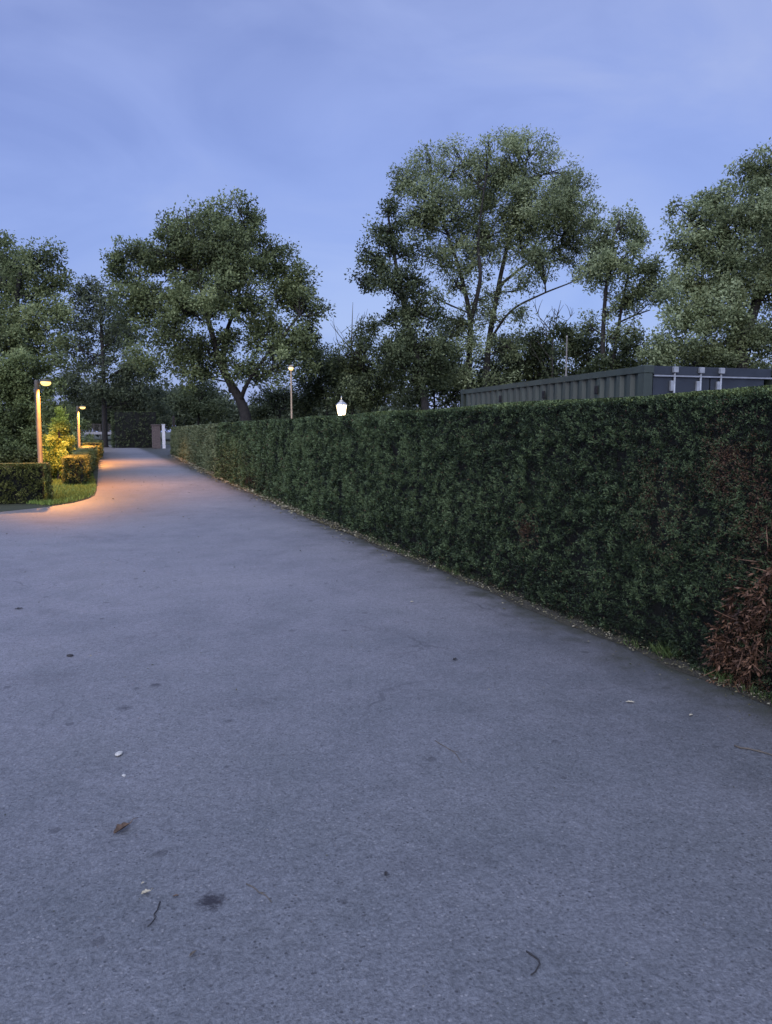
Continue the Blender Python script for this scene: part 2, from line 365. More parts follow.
def clipped_hedge(name, label, O, ang, L, W, H, mat, s_of, K, seed, batter=.1, bulge=.06, dead_fn=None, streak=0.0, group=None, hole_fn=None, inset=.11):
    O = np.array([O[0], O[1], 0.0]); U = np.array([math.sin(ang), math.cos(ang), 0.0]); Wd = np.array([math.cos(ang), -math.sin(ang), 0.0]); Z = np.array([0, 0, 1.])
    root = tag(empty(name, O + U * L * .5 + Wd * W * .5), label, 'hedge', group)
    org = O + U * L * .5 + Wd * W * .5
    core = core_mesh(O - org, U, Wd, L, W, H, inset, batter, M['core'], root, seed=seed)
    up = unit(Z * H + Wd * batter); hl = math.hypot(H, batter)
    rnd_ = .045
    faces = [((O, U, L, up, hl - rnd_, -Wd), K), ((O + Wd * W, U, L, Z, H - rnd_, Wd), K * .3),
             ((O + Wd * batter + Z * (H - .03), U, L, Wd, W - batter, Z), K * .9),
             ((O, Wd, W, Z, H - rnd_, -U), K), ((O + U * L, Wd, W, Z, H - rnd_, U), K * .4),
             ((O + Wd * (batter + .0) + Z * (H - rnd_), U, L, unit(Z * .8 + Wd), .16, unit(Z - Wd * .4)), K * 2.2)]
    plants = np.cumsum(np.random.default_rng(seed).uniform(.7, 1.9, 40)) + O[1] - 1
    Vs, Ts, Ds = [], [], []
    for i, (f, k) in enumerate(faces):
        a, b, c = hedge_leaves(f, 0, s_of, k, bulge=bulge * (1 if i != 2 else .5), seed=seed, dead_fn=dead_fn, streak=streak if i == 0 else 0, plants=plants if i == 0 and streak else None, hole_fn=hole_fn if i == 0 else None)
        if 'yew' in mat.name: b = [np.clip(t * .72 + (.34 if i in (2, 5) else 0), 0, 1) for t in b]  # yew top and rim leaves tinted paler: sky light put into the colour
        elif i in (2, 5): b = [np.clip(t + .62, 0, 1) for t in b]  # box hedge tops tinted paler too, their lit look is in the colour
        Vs += a; Ts += b; Ds += c
    V = np.concatenate(Vs); t = np.concatenate(Ts); d = np.concatenate(Ds) if Ds else None
    V[..., 2] = np.clip(V[..., 2], .02, H + .015 + .012 * np.sin(V[..., 1] * 1.7 + seed))
    quads('foliage', V, t, mat, root, org, d)
    return root, org

def dead_main(p):
    def g(y, z, r): return np.exp(-(((p[:, 1] - y) ** 2 + (p[:, 2] - z) ** 2) / (r * r)))
    w = .65 * g(3.75, 1.45, .2) + .4 * g(3.5, 1.2, .25) + 1.1 * g(6.05, .70, .12) + .7 * g(3.1, .8, .4) + .35 * g(4.3, 1.1, .3)
    n = vnoise(p, 9.0, 77)
    return np.clip(w * (n * 1.8 - .2) + .012, 0, .95)
def hole_main(p):
    def g(y, z, r): return np.exp(-(((p[:, 1] - y) ** 2 + (p[:, 2] - z) ** 2) / (r * r)))
    return .30 * g(4.3, 1.25, .14) + .32 * g(4.25, .95, .15) + .22 * g(3.9, 1.05, .12) + .25 * g(6.1, 1.15, .10) + .3 * g(6.6, .95, .14) + .22 * g(7.4, .8, .16) + .2 * g(3.2, 1.35, .18) + .2 * g(5.2, .5, .2)
near_s = lambda d: min(max(.0030 * d, .0165), .085)
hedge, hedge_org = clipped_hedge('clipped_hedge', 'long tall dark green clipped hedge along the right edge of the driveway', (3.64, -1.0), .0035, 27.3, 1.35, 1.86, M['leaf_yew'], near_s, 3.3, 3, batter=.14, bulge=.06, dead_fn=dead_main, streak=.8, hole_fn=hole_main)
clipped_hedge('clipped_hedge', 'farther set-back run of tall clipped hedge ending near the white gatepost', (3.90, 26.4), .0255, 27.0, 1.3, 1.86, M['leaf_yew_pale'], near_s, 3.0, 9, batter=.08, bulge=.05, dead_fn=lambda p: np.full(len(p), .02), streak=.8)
# the dead brown patch of the near hedge: drooping dead sprays that bulge out
n = 2300
a = rng.random(n); yy = 2.0 + 1.68 * a; ztop = np.interp(yy, [2.0, 2.8, 3.1, 3.4, 3.68], [1.25, 1.2, 1.08, .82, .35])
zz = .03 + rng.random(n) ** .9 * ztop * (.85 + .5 * rng.random(n))
pp = np.stack([3.73 + .05 * zz - .03 * np.sin(np.clip(zz / ztop, 0, 1) * 3.1), yy, zz], 1)
nz = fbm(pp, 4.5, 41); pp[:, 0] -= (nz - .4) * .26
edge = np.clip((yy - 3.15) / .6, 0, 1) * .16 + np.clip(zz / ztop - .75, 0, .6) * .3
kp = (nz + rng.random(n) * .3) > .52 + edge; pp, nz = pp[kp], nz[kp]; n = len(pp)
D = unit(np.array([-.55, 0, -.55]) + rng.normal(size=(n, 3)) * .5); side = unit(np.cross(D, rnd(n)))
Vs, Ts = [], []; st = np.clip(.30 + (nz - .5) * 1.5 + rng.normal(size=n) * .2, 0, 1)
for j in range(8):
    ld = unit(D * .8 + side * (1 if j % 2 else -1) * .5 + rng.normal(size=(n, 3)) * .25)
    LL = .030 * (.6 + .8 * rng.random(n)); Vs.append(leaf_quads(pp + D * .085 * j / 8, ld, rnd(n), LL, LL * .34))
    Ts.append(np.clip(st + (j - 3) * .03 + rng.normal(size=n) * .15, 0, 1))
n = 260; ii = rng.integers(0, len(pp), n); dd_ = unit(np.array([-.25, 0, -.2]) + rng.normal(size=(n, 3)) * np.array([.35, .8, .8])); LL = rng.uniform(.08, .24, n)
Vs.append(leaf_quads(pp[ii] + np.array([-.02, 0, 0]), dd_, rnd(n), LL, np.full(n, .005))); Ts.append(rng.uniform(.4, 1, n))
o = quads('dead_foliage', np.concatenate(Vs), np.concatenate(Ts), M['leaf_brown'], hedge, hedge_org)
o['label'] = 'reddish brown dead patch low on the hedge at the right'
# low box hedges on the left
box_s = lambda d: max(.0026 * d, .045)
BG = 'low clipped box hedges left of the driveway'
clipped_hedge('box_hedge', 'low dark box hedge at the left picture edge in front of the nearer lamp', (-1.14, 18.3), R(-90), 8.0, .85, .86, M['leaf_box'], box_s, 3.0, 21, batter=.04, bulge=.05, group=BG)
clipped_hedge('box_hedge', 'lamplit low box hedge end beside the driveway behind the grass patch', (-.98, 23.4), R(.75), 19.0, .52, .84, M['leaf_box'], box_s, 3.0, 22, batter=.03, bulge=.05, group=BG)
clipped_hedge('box_hedge', 'short low box hedge linking the two others behind the grass patch', (-1.0, 26.6), R(-90), 1.5, .5, .50, M['leaf_box'], box_s, 3.0, 23, batter=.03, bulge=.05, group=BG)
clipped_hedge('box_hedge', 'farthest small box hedge beside the driveway past the second lamp', (-.75, 44.0), 0.0, 16, .7, .95, M['leaf_box'], box_s, 2.5, 24, batter=.03, bulge=.05, group=BG)
clipped_hedge('clipped_hedge', 'dark square-topped hedge block closing the far end of the driveway', (on_ground(113, 446)[0], 77.5), R(90), on_ground(152, 446)[0] - on_ground(113, 446)[0], 2.2, 3.45, M['leaf_dark'], lambda d: .16, 3.0, 31, batter=.1, bulge=.15)

# ------------------------------------------------------------------ trees
def bez(a, b, c, n):
    t = np.linspace(0, 1, n)[:, None]; return (1 - t) ** 2 * a + 2 * t * (1 - t) * b + t * t * c
def smooth_path(pts, n=6):
    pts = [np.asarray(p, float) for p in pts]
    if len(pts) < 3: 
        return [pts[0] + (pts[1] - pts[0]) * k / n for k in range(n + 1)]
    out = []
    P = [2 * pts[0] - pts[1]] + pts + [2 * pts[-1] - pts[-2]]
    for i in range(1, len(P) - 2):
        for k in range(n):
            t = k / n; p0, p1, p2, p3 = P[i - 1:i + 3]
            out.append(.5 * (2 * p1 + (p2 - p0) * t + (2 * p0 - 5 * p1 + 4 * p2 - p3) * t * t + (3 * p1 - p0 - 3 * p2 + p3) * t ** 3))
    out.append(pts[-1]); return out

def grow(name, label, cat, d, stems, lobes, mat, bark, leaf=.2, clump=.75, per=38, dens=1.0, seed=0, group=None, limbs=True, aspect=.55, up=.4, drop=.0, depth=1.0, gap=.43, cname='crown', twigs=True):
    """stems: [([(px,py[,dz])...], r0, r1)], lobes: [(px,py,rpx_x[,rpx_y])] surveyed at distance d."""
    g = np.random.default_rng(seed + 100)
    st = []
    for pts, r0, r1 in stems:
        P = [at(p[0], p[1], d + (p[2] if len(p) > 2 else 0)) for p in pts]
        if P[0][2] > .05 and (not st or min(np.linalg.norm(np.array(q_[0]) - P[0], axis=1).min() for q_ in st) > .35): P = [np.array([P[0][0], P[0][1], 0.0])] + P
        st.append((smooth_path(P), r0, r1))
    base = np.array([st[0][0][0][0], st[0][0][0][1], 0.0]) if st else None
    L = []
    for l in lobes:
        rx = l[2] * d / F; rz = (l[3] if len(l) > 3 else l[2] * .85) * d / F
        off = (l[4] if len(l) > 4 else g.uniform(-.6, .6) * rx * 1.6) * depth
        L.append((at(l[0], l[1], d + off), rx, rz))
    if base is None: base = np.array([L[0][0][0], L[0][0][1], 0.0])
    root = tag(empty(name, base), label, cat, group)
    mb = MB()
    for P, r0, r1 in st:
        n = len(P); rad = [(r0 + (r1 - r0) * i / (n - 1)) * (1.35 if i == 0 else 1.0) for i in range(n)]
        mb.tube([p - base for p in P], rad, 9)
    allst = np.concatenate([np.array(P) for P, _, _ in st]) if st else None
    CC, TT, RR, OO = [], [], [], []
    for c, rx, rz in L:
        vol = rx * rx * rz
        n = max(7, int(dens * 5.6 * (rx * rz) / (clump * clump) + dens * 1.3 * vol / clump ** 3))
        u = unit(g.normal(size=(n, 3))) * (g.random((n, 1)) ** .45)
        q = c + u * np.array([rx, rx, rz])
        nz = vnoise(q, .55 / clump, seed + 3); q = q[nz > gap * .75]
        if len(q) == 0: continue
        CC.append(q); OO.append(np.repeat(c[None], len(q), 0)); RR.append(np.full(len(q), 1.0))
        if limbs and allst is not None:
            dv = allst - c; sc = np.linalg.norm(dv, axis=1) + np.where(allst[:, 2] > c[2] - .4 * rz, 4.0, 0)
            s0 = allst[np.argmin(sc)]; ln = np.linalg.norm(c - s0)
            ctl = s0 * .45 + c * .55 + np.array([0, 0, -.06 * ln]) + g.normal(size=3) * .08 * ln
            B = bez(s0, ctl, c, 7); r0 = min(.011 * ln + .03, .085)
            if c[2] - s0[2] < .22 * ln and ln > 1.5: continue
            mb.tube([p - base for p in B], np.linspace(r0, .03, 7), 6)
            if twigs:
                for k in range(min(len(q), 14)):
                    e = q[g.integers(len(q))]; a = B[g.integers(2, 7)]
                    m2 = (a + e) / 2 + g.normal(size=3) * .12 * np.linalg.norm(e - a)
                    mb.tube([p - base for p in bez(a, m2, e, 5)], np.linspace(.045, .012, 5), 4, False)
    q = np.concatenate(CC); oc = np.concatenate(OO); ok_ = q[:, 2] > .25; q = q[ok_]; oc = oc[ok_]
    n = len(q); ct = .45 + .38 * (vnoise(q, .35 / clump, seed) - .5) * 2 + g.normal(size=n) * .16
    rc = clump * (.55 + .7 * g.random(n))
    per = int(per * 3.3); idx = np.repeat(np.arange(n), per); N = len(idx)
    # each clump: flattened spray of leaves
    off = np.clip(g.normal(size=(N, 3)), -1.7, 1.7) * np.array([.40, .40, .34]); p = q[idx] + off * rc[idx][:, None]
    dirv = unit(off + g.normal(size=(N, 3)) * .6 + np.array([0, 0, -drop])); nn = unit(g.normal(size=(N, 3)) * .5 + np.array([0, 0, up]) + unit(p - oc[idx]) * .6 + unit(off) * .35)
    LL = leaf * .76 * (.6 + .8 * g.random(N)); V = leaf_quads(p, dirv, nn, LL, LL * aspect)
    t = np.clip(ct[idx] + off[:, 2] * .25 + g.normal(size=N) * .13, 0, 1)  # upper leaves of each clump paler, light from above put into the tint
    V[..., 2] = np.maximum(V[..., 2], .03)
    if mb.v: mb.build('trunk', bark, root)
    quads(cname, V, t, mat, root, base)
    return root

TG = 'trees beyond the driveway'
# T3: the broad oak right of the driveway end
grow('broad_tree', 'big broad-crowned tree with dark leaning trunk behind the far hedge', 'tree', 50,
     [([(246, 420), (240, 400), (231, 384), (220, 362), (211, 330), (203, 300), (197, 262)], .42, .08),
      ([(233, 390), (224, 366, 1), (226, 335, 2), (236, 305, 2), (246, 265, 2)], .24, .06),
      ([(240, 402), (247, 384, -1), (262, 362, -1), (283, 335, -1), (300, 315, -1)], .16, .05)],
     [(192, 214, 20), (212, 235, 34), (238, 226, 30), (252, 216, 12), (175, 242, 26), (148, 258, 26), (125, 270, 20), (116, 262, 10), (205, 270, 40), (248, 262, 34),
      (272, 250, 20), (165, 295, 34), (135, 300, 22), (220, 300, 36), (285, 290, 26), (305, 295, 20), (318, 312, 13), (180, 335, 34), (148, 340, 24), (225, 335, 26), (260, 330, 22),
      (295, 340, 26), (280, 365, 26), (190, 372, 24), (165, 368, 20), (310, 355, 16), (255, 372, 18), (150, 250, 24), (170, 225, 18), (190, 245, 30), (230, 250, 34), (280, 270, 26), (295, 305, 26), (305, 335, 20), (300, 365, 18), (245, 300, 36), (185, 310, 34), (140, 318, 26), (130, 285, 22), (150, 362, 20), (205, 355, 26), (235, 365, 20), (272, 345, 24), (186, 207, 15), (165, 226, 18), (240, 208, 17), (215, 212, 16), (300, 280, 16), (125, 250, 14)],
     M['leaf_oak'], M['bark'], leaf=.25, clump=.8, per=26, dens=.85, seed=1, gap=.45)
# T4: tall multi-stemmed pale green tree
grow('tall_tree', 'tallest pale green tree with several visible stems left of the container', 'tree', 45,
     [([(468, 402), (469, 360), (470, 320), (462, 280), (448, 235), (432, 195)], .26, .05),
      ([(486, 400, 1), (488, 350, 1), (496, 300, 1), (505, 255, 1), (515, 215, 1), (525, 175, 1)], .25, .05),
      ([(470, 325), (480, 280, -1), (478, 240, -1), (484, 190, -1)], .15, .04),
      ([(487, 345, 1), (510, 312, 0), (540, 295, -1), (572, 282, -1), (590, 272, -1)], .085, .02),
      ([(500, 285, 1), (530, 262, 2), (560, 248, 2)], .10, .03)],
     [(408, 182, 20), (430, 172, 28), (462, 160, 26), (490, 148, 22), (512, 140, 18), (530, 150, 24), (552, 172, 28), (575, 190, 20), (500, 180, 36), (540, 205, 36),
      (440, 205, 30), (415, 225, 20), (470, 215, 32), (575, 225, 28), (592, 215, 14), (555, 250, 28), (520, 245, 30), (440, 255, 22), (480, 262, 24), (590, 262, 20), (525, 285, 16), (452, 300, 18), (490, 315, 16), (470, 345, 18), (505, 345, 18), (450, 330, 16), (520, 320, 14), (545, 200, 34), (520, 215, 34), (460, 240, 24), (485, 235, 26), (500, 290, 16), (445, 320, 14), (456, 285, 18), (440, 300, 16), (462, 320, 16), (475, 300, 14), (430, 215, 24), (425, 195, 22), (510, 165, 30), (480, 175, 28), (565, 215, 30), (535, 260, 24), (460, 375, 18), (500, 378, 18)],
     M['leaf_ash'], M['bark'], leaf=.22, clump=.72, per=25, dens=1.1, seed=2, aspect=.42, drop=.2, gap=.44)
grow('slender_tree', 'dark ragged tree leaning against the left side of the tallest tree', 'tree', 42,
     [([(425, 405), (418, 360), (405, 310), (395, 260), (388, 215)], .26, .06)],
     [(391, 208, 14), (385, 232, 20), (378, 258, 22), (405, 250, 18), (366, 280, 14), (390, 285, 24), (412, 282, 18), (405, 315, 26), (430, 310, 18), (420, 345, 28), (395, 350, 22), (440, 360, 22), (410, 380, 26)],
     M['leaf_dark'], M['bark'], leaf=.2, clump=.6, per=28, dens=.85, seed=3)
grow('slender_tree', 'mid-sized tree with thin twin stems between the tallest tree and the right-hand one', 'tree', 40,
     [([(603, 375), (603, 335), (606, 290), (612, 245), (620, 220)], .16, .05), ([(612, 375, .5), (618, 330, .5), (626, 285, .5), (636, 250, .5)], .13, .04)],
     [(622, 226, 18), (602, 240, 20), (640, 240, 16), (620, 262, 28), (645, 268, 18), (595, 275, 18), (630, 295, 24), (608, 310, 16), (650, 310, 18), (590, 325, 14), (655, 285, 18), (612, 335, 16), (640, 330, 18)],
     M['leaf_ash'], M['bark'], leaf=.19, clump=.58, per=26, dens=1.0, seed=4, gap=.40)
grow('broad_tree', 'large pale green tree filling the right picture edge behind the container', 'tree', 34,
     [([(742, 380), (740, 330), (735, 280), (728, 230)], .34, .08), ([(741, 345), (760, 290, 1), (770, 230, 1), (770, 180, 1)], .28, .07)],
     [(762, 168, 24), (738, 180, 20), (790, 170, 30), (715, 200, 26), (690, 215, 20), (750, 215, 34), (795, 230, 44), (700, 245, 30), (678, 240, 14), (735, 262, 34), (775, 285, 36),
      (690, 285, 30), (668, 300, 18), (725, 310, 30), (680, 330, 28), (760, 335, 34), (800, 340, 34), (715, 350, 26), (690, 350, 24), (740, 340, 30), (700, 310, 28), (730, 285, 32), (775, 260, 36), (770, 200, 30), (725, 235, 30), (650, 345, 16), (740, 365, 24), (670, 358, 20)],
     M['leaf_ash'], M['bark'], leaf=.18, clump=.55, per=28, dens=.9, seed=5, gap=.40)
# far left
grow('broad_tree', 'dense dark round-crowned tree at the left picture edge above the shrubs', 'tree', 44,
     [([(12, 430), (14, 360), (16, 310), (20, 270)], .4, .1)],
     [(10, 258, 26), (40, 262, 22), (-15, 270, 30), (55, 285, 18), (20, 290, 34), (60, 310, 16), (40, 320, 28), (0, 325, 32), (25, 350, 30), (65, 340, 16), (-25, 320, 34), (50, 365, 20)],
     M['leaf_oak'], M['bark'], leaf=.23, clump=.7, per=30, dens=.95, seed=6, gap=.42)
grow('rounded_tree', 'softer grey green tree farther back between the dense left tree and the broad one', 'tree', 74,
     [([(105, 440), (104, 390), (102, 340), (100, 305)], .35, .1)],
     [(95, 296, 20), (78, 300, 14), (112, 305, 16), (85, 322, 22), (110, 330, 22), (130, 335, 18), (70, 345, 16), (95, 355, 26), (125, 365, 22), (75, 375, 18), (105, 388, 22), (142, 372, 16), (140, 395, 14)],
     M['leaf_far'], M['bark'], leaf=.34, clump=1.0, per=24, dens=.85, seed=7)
# understory behind the hedge
UG = 'dark bushy trees under the tall trees'
und = [('dark tree mass behind the second lamp at the end of the driveway', 86, [(85, 398, 20), (110, 404, 22), (140, 402, 20), (125, 384, 18), (68, 388, 16), (155, 398, 16), (160, 412, 14)], 'leaf_far', 19),
       ('dark bushy tree just right of the small street lamp', 58, [(320, 362, 20), (338, 372, 24), (350, 392, 20), (318, 392, 24), (305, 378, 12)], 'leaf_dark', 11),
       ('dark rounded evergreen behind the lantern on the hedge', 52, [(358, 352, 18), (345, 368, 18), (372, 372, 24), (362, 395, 24), (340, 398, 18), (388, 392, 18), (378, 350, 14), (360, 335, 8, 14), (372, 328, 5, 10)], 'leaf_dark', 12),
       ('bushy tree filling the gap left of the tallest tree stems', 50, [(400, 350, 20), (418, 370, 22), (445, 350, 18), (450, 375, 22), (410, 395, 20), (440, 398, 18), (390, 372, 18), (430, 385, 20), (412, 345, 16), (465, 378, 16), (440, 372, 20), (480, 392, 16), (455, 398, 18)], 'leaf_dark', 13),
       ('dark bush between the tallest tree and the pale mast', 50, [(505, 345, 20), (520, 362, 22), (545, 350, 16), (500, 380, 22), (535, 382, 24), (555, 372, 14), (515, 388, 18), (560, 385, 16), (488, 368, 16), (530, 345, 18), (495, 390, 18), (548, 368, 20), (575, 385, 16)], 'leaf_dark', 14),
       ('leafy bush right of the pale mast above the container', 44, [(580, 338, 16), (590, 360, 16), (572, 372, 14), (560, 330, 9), (600, 378, 14), (592, 345, 14), (575, 350, 16), (610, 360, 16), (585, 378, 18)], 'leaf_dark', 15),
       ('dark bush under the right-hand tree behind the container corner', 40, [(630, 345, 18), (650, 360, 20), (620, 365, 18), (690, 372, 22), (730, 372, 22), (770, 372, 24), (670, 355, 20), (600, 368, 14), (705, 358, 20), (640, 372, 18)], 'leaf_dark', 16),
       ('dark shrub under the broad tree left of its trunk', 62, [(200, 395, 18), (182, 402, 14), (215, 408, 14), (196, 412, 14)], 'leaf_dark', 17),
       ('dark shrub under the broad tree right of its trunk', 60, [(268, 398, 14), (285, 402, 16), (300, 405, 16), (262, 410, 14)], 'leaf_dark', 18)]
for lab, d, lobes, mt, sd in und:
    x0 = sum(l[0] for l in lobes) / len(lobes)
    grow('bushy_tree', lab, 'tree', d, [([(x0, 428), (x0 + 1, 412), (x0, max(min(l[1] for l in lobes) + 14, 372))], .14, .04)], lobes, M[mt], M['bark'], leaf=.24, clump=.75, per=26, dens=1.2, seed=sd, gap=.30, group=UG)
# shrubs at the left behind the lamps
grow('large_shrub', 'large dark evergreen shrub mound behind the nearer lamp at the left edge', 'shrub', 27,
     [], [(-15, 385, 30), (8, 372, 22), (28, 385, 24), (0, 410, 30), (40, 405, 22), (20, 430, 30), (45, 440, 18), (-10, 445, 30), (30, 455, 24), (5, 462, 26), (52, 385, 12), (-30, 420, 30), (15, 395, 28), (35, 365, 14), (50, 410, 18), (58, 430, 14), (20, 360, 12)],
     M['leaf_shrub'], M['bark'], leaf=.115, clump=.34, per=30, dens=1.0, seed=21, cname='foliage', limbs=False, depth=.7, gap=.3)
grow('large_shrub', 'dark shrub behind the second lamp at the end of the left planting', 'shrub', 44,
     [], [(68, 415, 12), (80, 425, 8), (64, 435, 14), (78, 442, 10), (86, 438, 6), (62, 450, 14), (80, 455, 8)],
     M['leaf_shrub'], M['bark'], leaf=.15, clump=.45, per=28, dens=1.0, seed=22, cname='foliage', limbs=False, depth=.7)
grow('golden_conifer', 'cone-shaped golden shrub lit yellow by the nearer lamp', 'shrub', 24.0,
     [([(59, 485), (59, 440), (59, 414)], .05, .02)], [(59, 412, 3, 5), (59, 420, 7), (59, 430, 11), (58, 442, 14), (59, 455, 16), (58, 467, 17), (58, 478, 15)],
     M['leaf_gold'], M['bark'], leaf=.075, clump=.17, per=26, dens=1.1, seed=23, cname='foliage', limbs=False, depth=.3)
# sparse bare trees
def bare(name, label, d, px, py, top, spread, n, seed):
    g = np.random.default_rng(seed); b = at(px, py, d); base = np.array([b[0], b[1], 0.0]); root = tag(empty(name, base), label, 'tree'); mb = MB()
    H = at(px, top, d)[2]
    mb.tube([np.array([0, 0, 0]), np.array([.05, 0, H * .35]), np.array([0, .05, H * .7]), np.array([.1, 0, H * .95])], [.12, .09, .05, .012], 6)
    for k in range(n):
        z0 = H * g.uniform(.4, .8); a = g.uniform(0, 2 * math.pi); ln = spread * g.uniform(.5, 1)
        s = np.array([0, 0, z0]); e = s + np.array([math.cos(a) * ln * .6, math.sin(a) * ln * .6, ln * g.uniform(.6, 1.0)])
        e[2] = min(e[2], H * 1.02)
        B = bez(s, (s + e) / 2 + g.normal(size=3) * .15 * ln, e, 7); mb.tube(B, np.linspace(.04, .01, 7), 4, False)
        for j in range(4):
            s2 = B[g.integers(2, 6)]; e2 = s2 + unit(np.array([g.normal() * .6, g.normal() * .6, .8])) * ln * g.uniform(.25, .5)
            mb.tube(bez(s2, (s2 + e2) / 2 + g.normal(size=3) * .08 * ln, e2, 4), np.linspace(.022, .008, 4), 4, False)
    mb.build('trunk', M['bark_pale'], root)
bare('bare_tree', 'leafless grey tree behind the lantern, thin twigs against the sky', 54, 352, 400, 296, 3.2, 16, 5)
bare('bare_tree', 'leafless twiggy tree beside the pale mast', 48, 552, 380, 302, 2.6, 12, 6)
# far wood closing the horizon
g = np.random.default_rng(55); n = 4200
px = g.uniform(-160, 1000, n); dd = g.uniform(115, 150, n)
hh = 2.5 + 6.0 * vnoise(np.stack([px * .02, px * 0, px * 0], 1), 1.0, 4) * (g.random(n) ** .7)
ct = np.array([at(a, 431, b) for a, b in zip(px, dd)]); ct[:, 2] = hh
idx = np.repeat(np.arange(n), 34); N = len(idx); off = g.normal(size=(N, 3)) * np.array([1.3, 1.3, .9])
LL = .7 * (.6 + .8 * g.random(N)); V = leaf_quads(ct[idx] + off, rnd(N), rnd(N), LL, LL * .6); V[..., 2] = np.maximum(V[..., 2], .05)
tag(quads('far_wood', V, np.clip(.4 + .25 * g.normal(size=n)[idx] + g.normal(size=N) * .12, 0, 1), M['leaf_far']), 'far-off wooded edge low behind the trees', 'wood', None, 'stuff')

# ------------------------------------------------------------------ lamps
def lamp_post(label, px, top_y, d, scale=1.0):
    p = at(px, top_y, d); base = np.array([p[0], p[1], 0.0]); H = p[2]
    rz = math.atan2(RT[1], RT[0]) - .1
    root = tag(empty('path_lamp', base, rz), label, 'lamp', 'short path lamps left of the driveway')
    b = MB(); b.lathe([(.115, 0), (.115, .02), (.068, .035), (.066, H - .1), (.062, H + .02), (.05, H + .05), (.0, H + .055)], n=18); b.build('post', M['pole'], root)
    b = MB(); b.tube([(.05, 0, H - .05), (.09, 0, H - .02), (.14, 0, H)], [.028, .026, .026], 8); b.build('bracket', M['pole'], root)
    # flat oval head
    hs = MB(); prof = [(.0, .058), (.07, .054), (.135, .03), (.15, .0), (.145, -.012)]
    n_ = 20; vs = []
    for r, z in prof:
        for k in range(n_): w = 2 * math.pi * k / n_; vs.append((.27 + r * 1.15 * math.cos(w), r * .85 * math.sin(w), H + .015 + z))
    fs = [(i * n_ + k, i * n_ + (k + 1) % n_, (i + 1) * n_ + (k + 1) % n_, (i + 1) * n_ + k) for i in range(len(prof) - 1) for k in range(n_)]
    hs.add(vs, fs, True); hs.build('lamp_head', M['pole'], root)
    ln = MB(); ln.lathe([(.135, .0), (.138, -.035), (.11, -.085), (.05, -.11)], c=(.27, 0, H + .004), n=18); ln.build('lens', M['glow'], root)
    L = bpy.data.lights.new('lamp_light', 'SPOT'); L.energy = 1500 * scale; L.color = (1.0, .40, .075); L.shadow_soft_size = .07; L.spot_size = R(152); L.spot_blend = .35
    lo = bpy.data.objects.new('lamp_light', L); C.objects.link(lo); lo.parent = root; lo.location = (.42, 0, H - .14); lo.rotation_euler = (0, R(-2), 0)
    return root
lamp_post('nearer lit short post lamp standing behind the low hedge at the left', 36.5, 382, 21)
lamp_post('farther lit short post lamp beside the second low hedge', 77.5, 407, 38, 1.25)

p = at(291, 369, 44); base = np.array([p[0], p[1], 0]); root = tag(empty('street_lamp', base), 'slim pale street lamp column with small lit head behind the far hedge', 'lamp')
b = MB(); b.lathe([(.09, 0), (.085, .9), (.055, 1.0), (.045, p[2] - .05), (.04, p[2])], n=12); b.build('post', M['pole_lamplit'], root)
b = MB(); b.lathe([(.05, 0), (.14, .03), (.15, .08), (.10, .14), (.02, .17)], c=(0, 0, p[2] + .05), n=14); b.build('lamp_head', M['pole_lamplit'], root)
b = MB(); b.lathe([(.13, .04), (.15, -.04), (.09, -.14), (.02, -.16)], c=(0, 0, p[2] + .07), n=14); b.build('lens', M['glow_small'], root)
p = at(146, 352, 90); base = np.array([p[0], p[1], 0]); root = tag(empty('street_lamp', base), 'thin dark unlit lamp column against the trees above the far end', 'lamp')
b = MB(); b.lathe([(.11, 0), (.10, 1.1), (.065, 1.2), (.05, p[2])], n=10); b.build('post', M['black'], root)
b = MB(); b.tube([(0, 0, p[2] - .1), (-.3, 0, p[2] + .12), (-.75, 0, p[2] + .16)], [.045, .06, .05], 8); b.build('lamp_head', M['black'], root)
p = at(567, 336, 34); base = np.array([p[0], p[1], 0]); b = MB(); b.lathe([(.05, 0), (.045, 2.5), (.03, p[2] - .05), (.04, p[2] - .04), (.04, p[2]), (.0, p[2] + .02)], n=10)
o = b.build('mast', M['pole_pale']); o.location = Vector(base); tag(o, 'thin pale metal mast standing behind the container', 'pole')

# lantern standing behind the hedge
p = at(341.5, 416, 18.0); base = np.array([p[0], p[1], 0]); z0 = p[2]
root = tag(empty('garden_lantern', base, .35), 'glowing old-style lantern with pointed cap just above the hedge top', 'lantern')
b = MB(); b.lathe([(.11, 0), (.11, .06), (.06, .1), (.045, .5), (.03, .6), (.03, z0 - .12), (.05, z0 - .1), (.04, z0 - .05), (.075, z0 - .02)], n=14); b.build('post', M['black'], root)
gl = MB(); gl.lathe([(.088, 0), (.138, .255)], c=(0, 0, z0), n=6); gl.build('glass', M['glow_white'], root)
fr = MB()
for k in range(6):
    w = 2 * math.pi * k / 6; fr.tube([(.092 * math.cos(w), .092 * math.sin(w), z0), (.142 * math.cos(w), .142 * math.sin(w), z0 + .26)], [.006, .006], 5)
fr.lathe([(.09, -.02), (.09, 0.0)], c=(0, 0, z0), n=6); fr.build('frame', M['black'], root)
cp = MB(); cp.lathe([(.15, .258), (.14, .275), (.07, .335), (.05, .34), (.05, .36), (.02, .385)], c=(0, 0, z0), n=6)
cp.lathe([(.012, .385), (.012, .42), (.022, .435), (.012, .455), (.002, .48)], c=(0, 0, z0), n=10); cp.build('cap', M['galv'], root)
L = bpy.data.lights.new('lantern_light', 'POINT'); L.energy = 36; L.color = (1.0, .78, .48); L.shadow_soft_size = .12
lo = bpy.data.objects.new('lantern_light', L); C.objects.link(lo); lo.parent = root; lo.location = (-.17, -.17, z0 + .12)

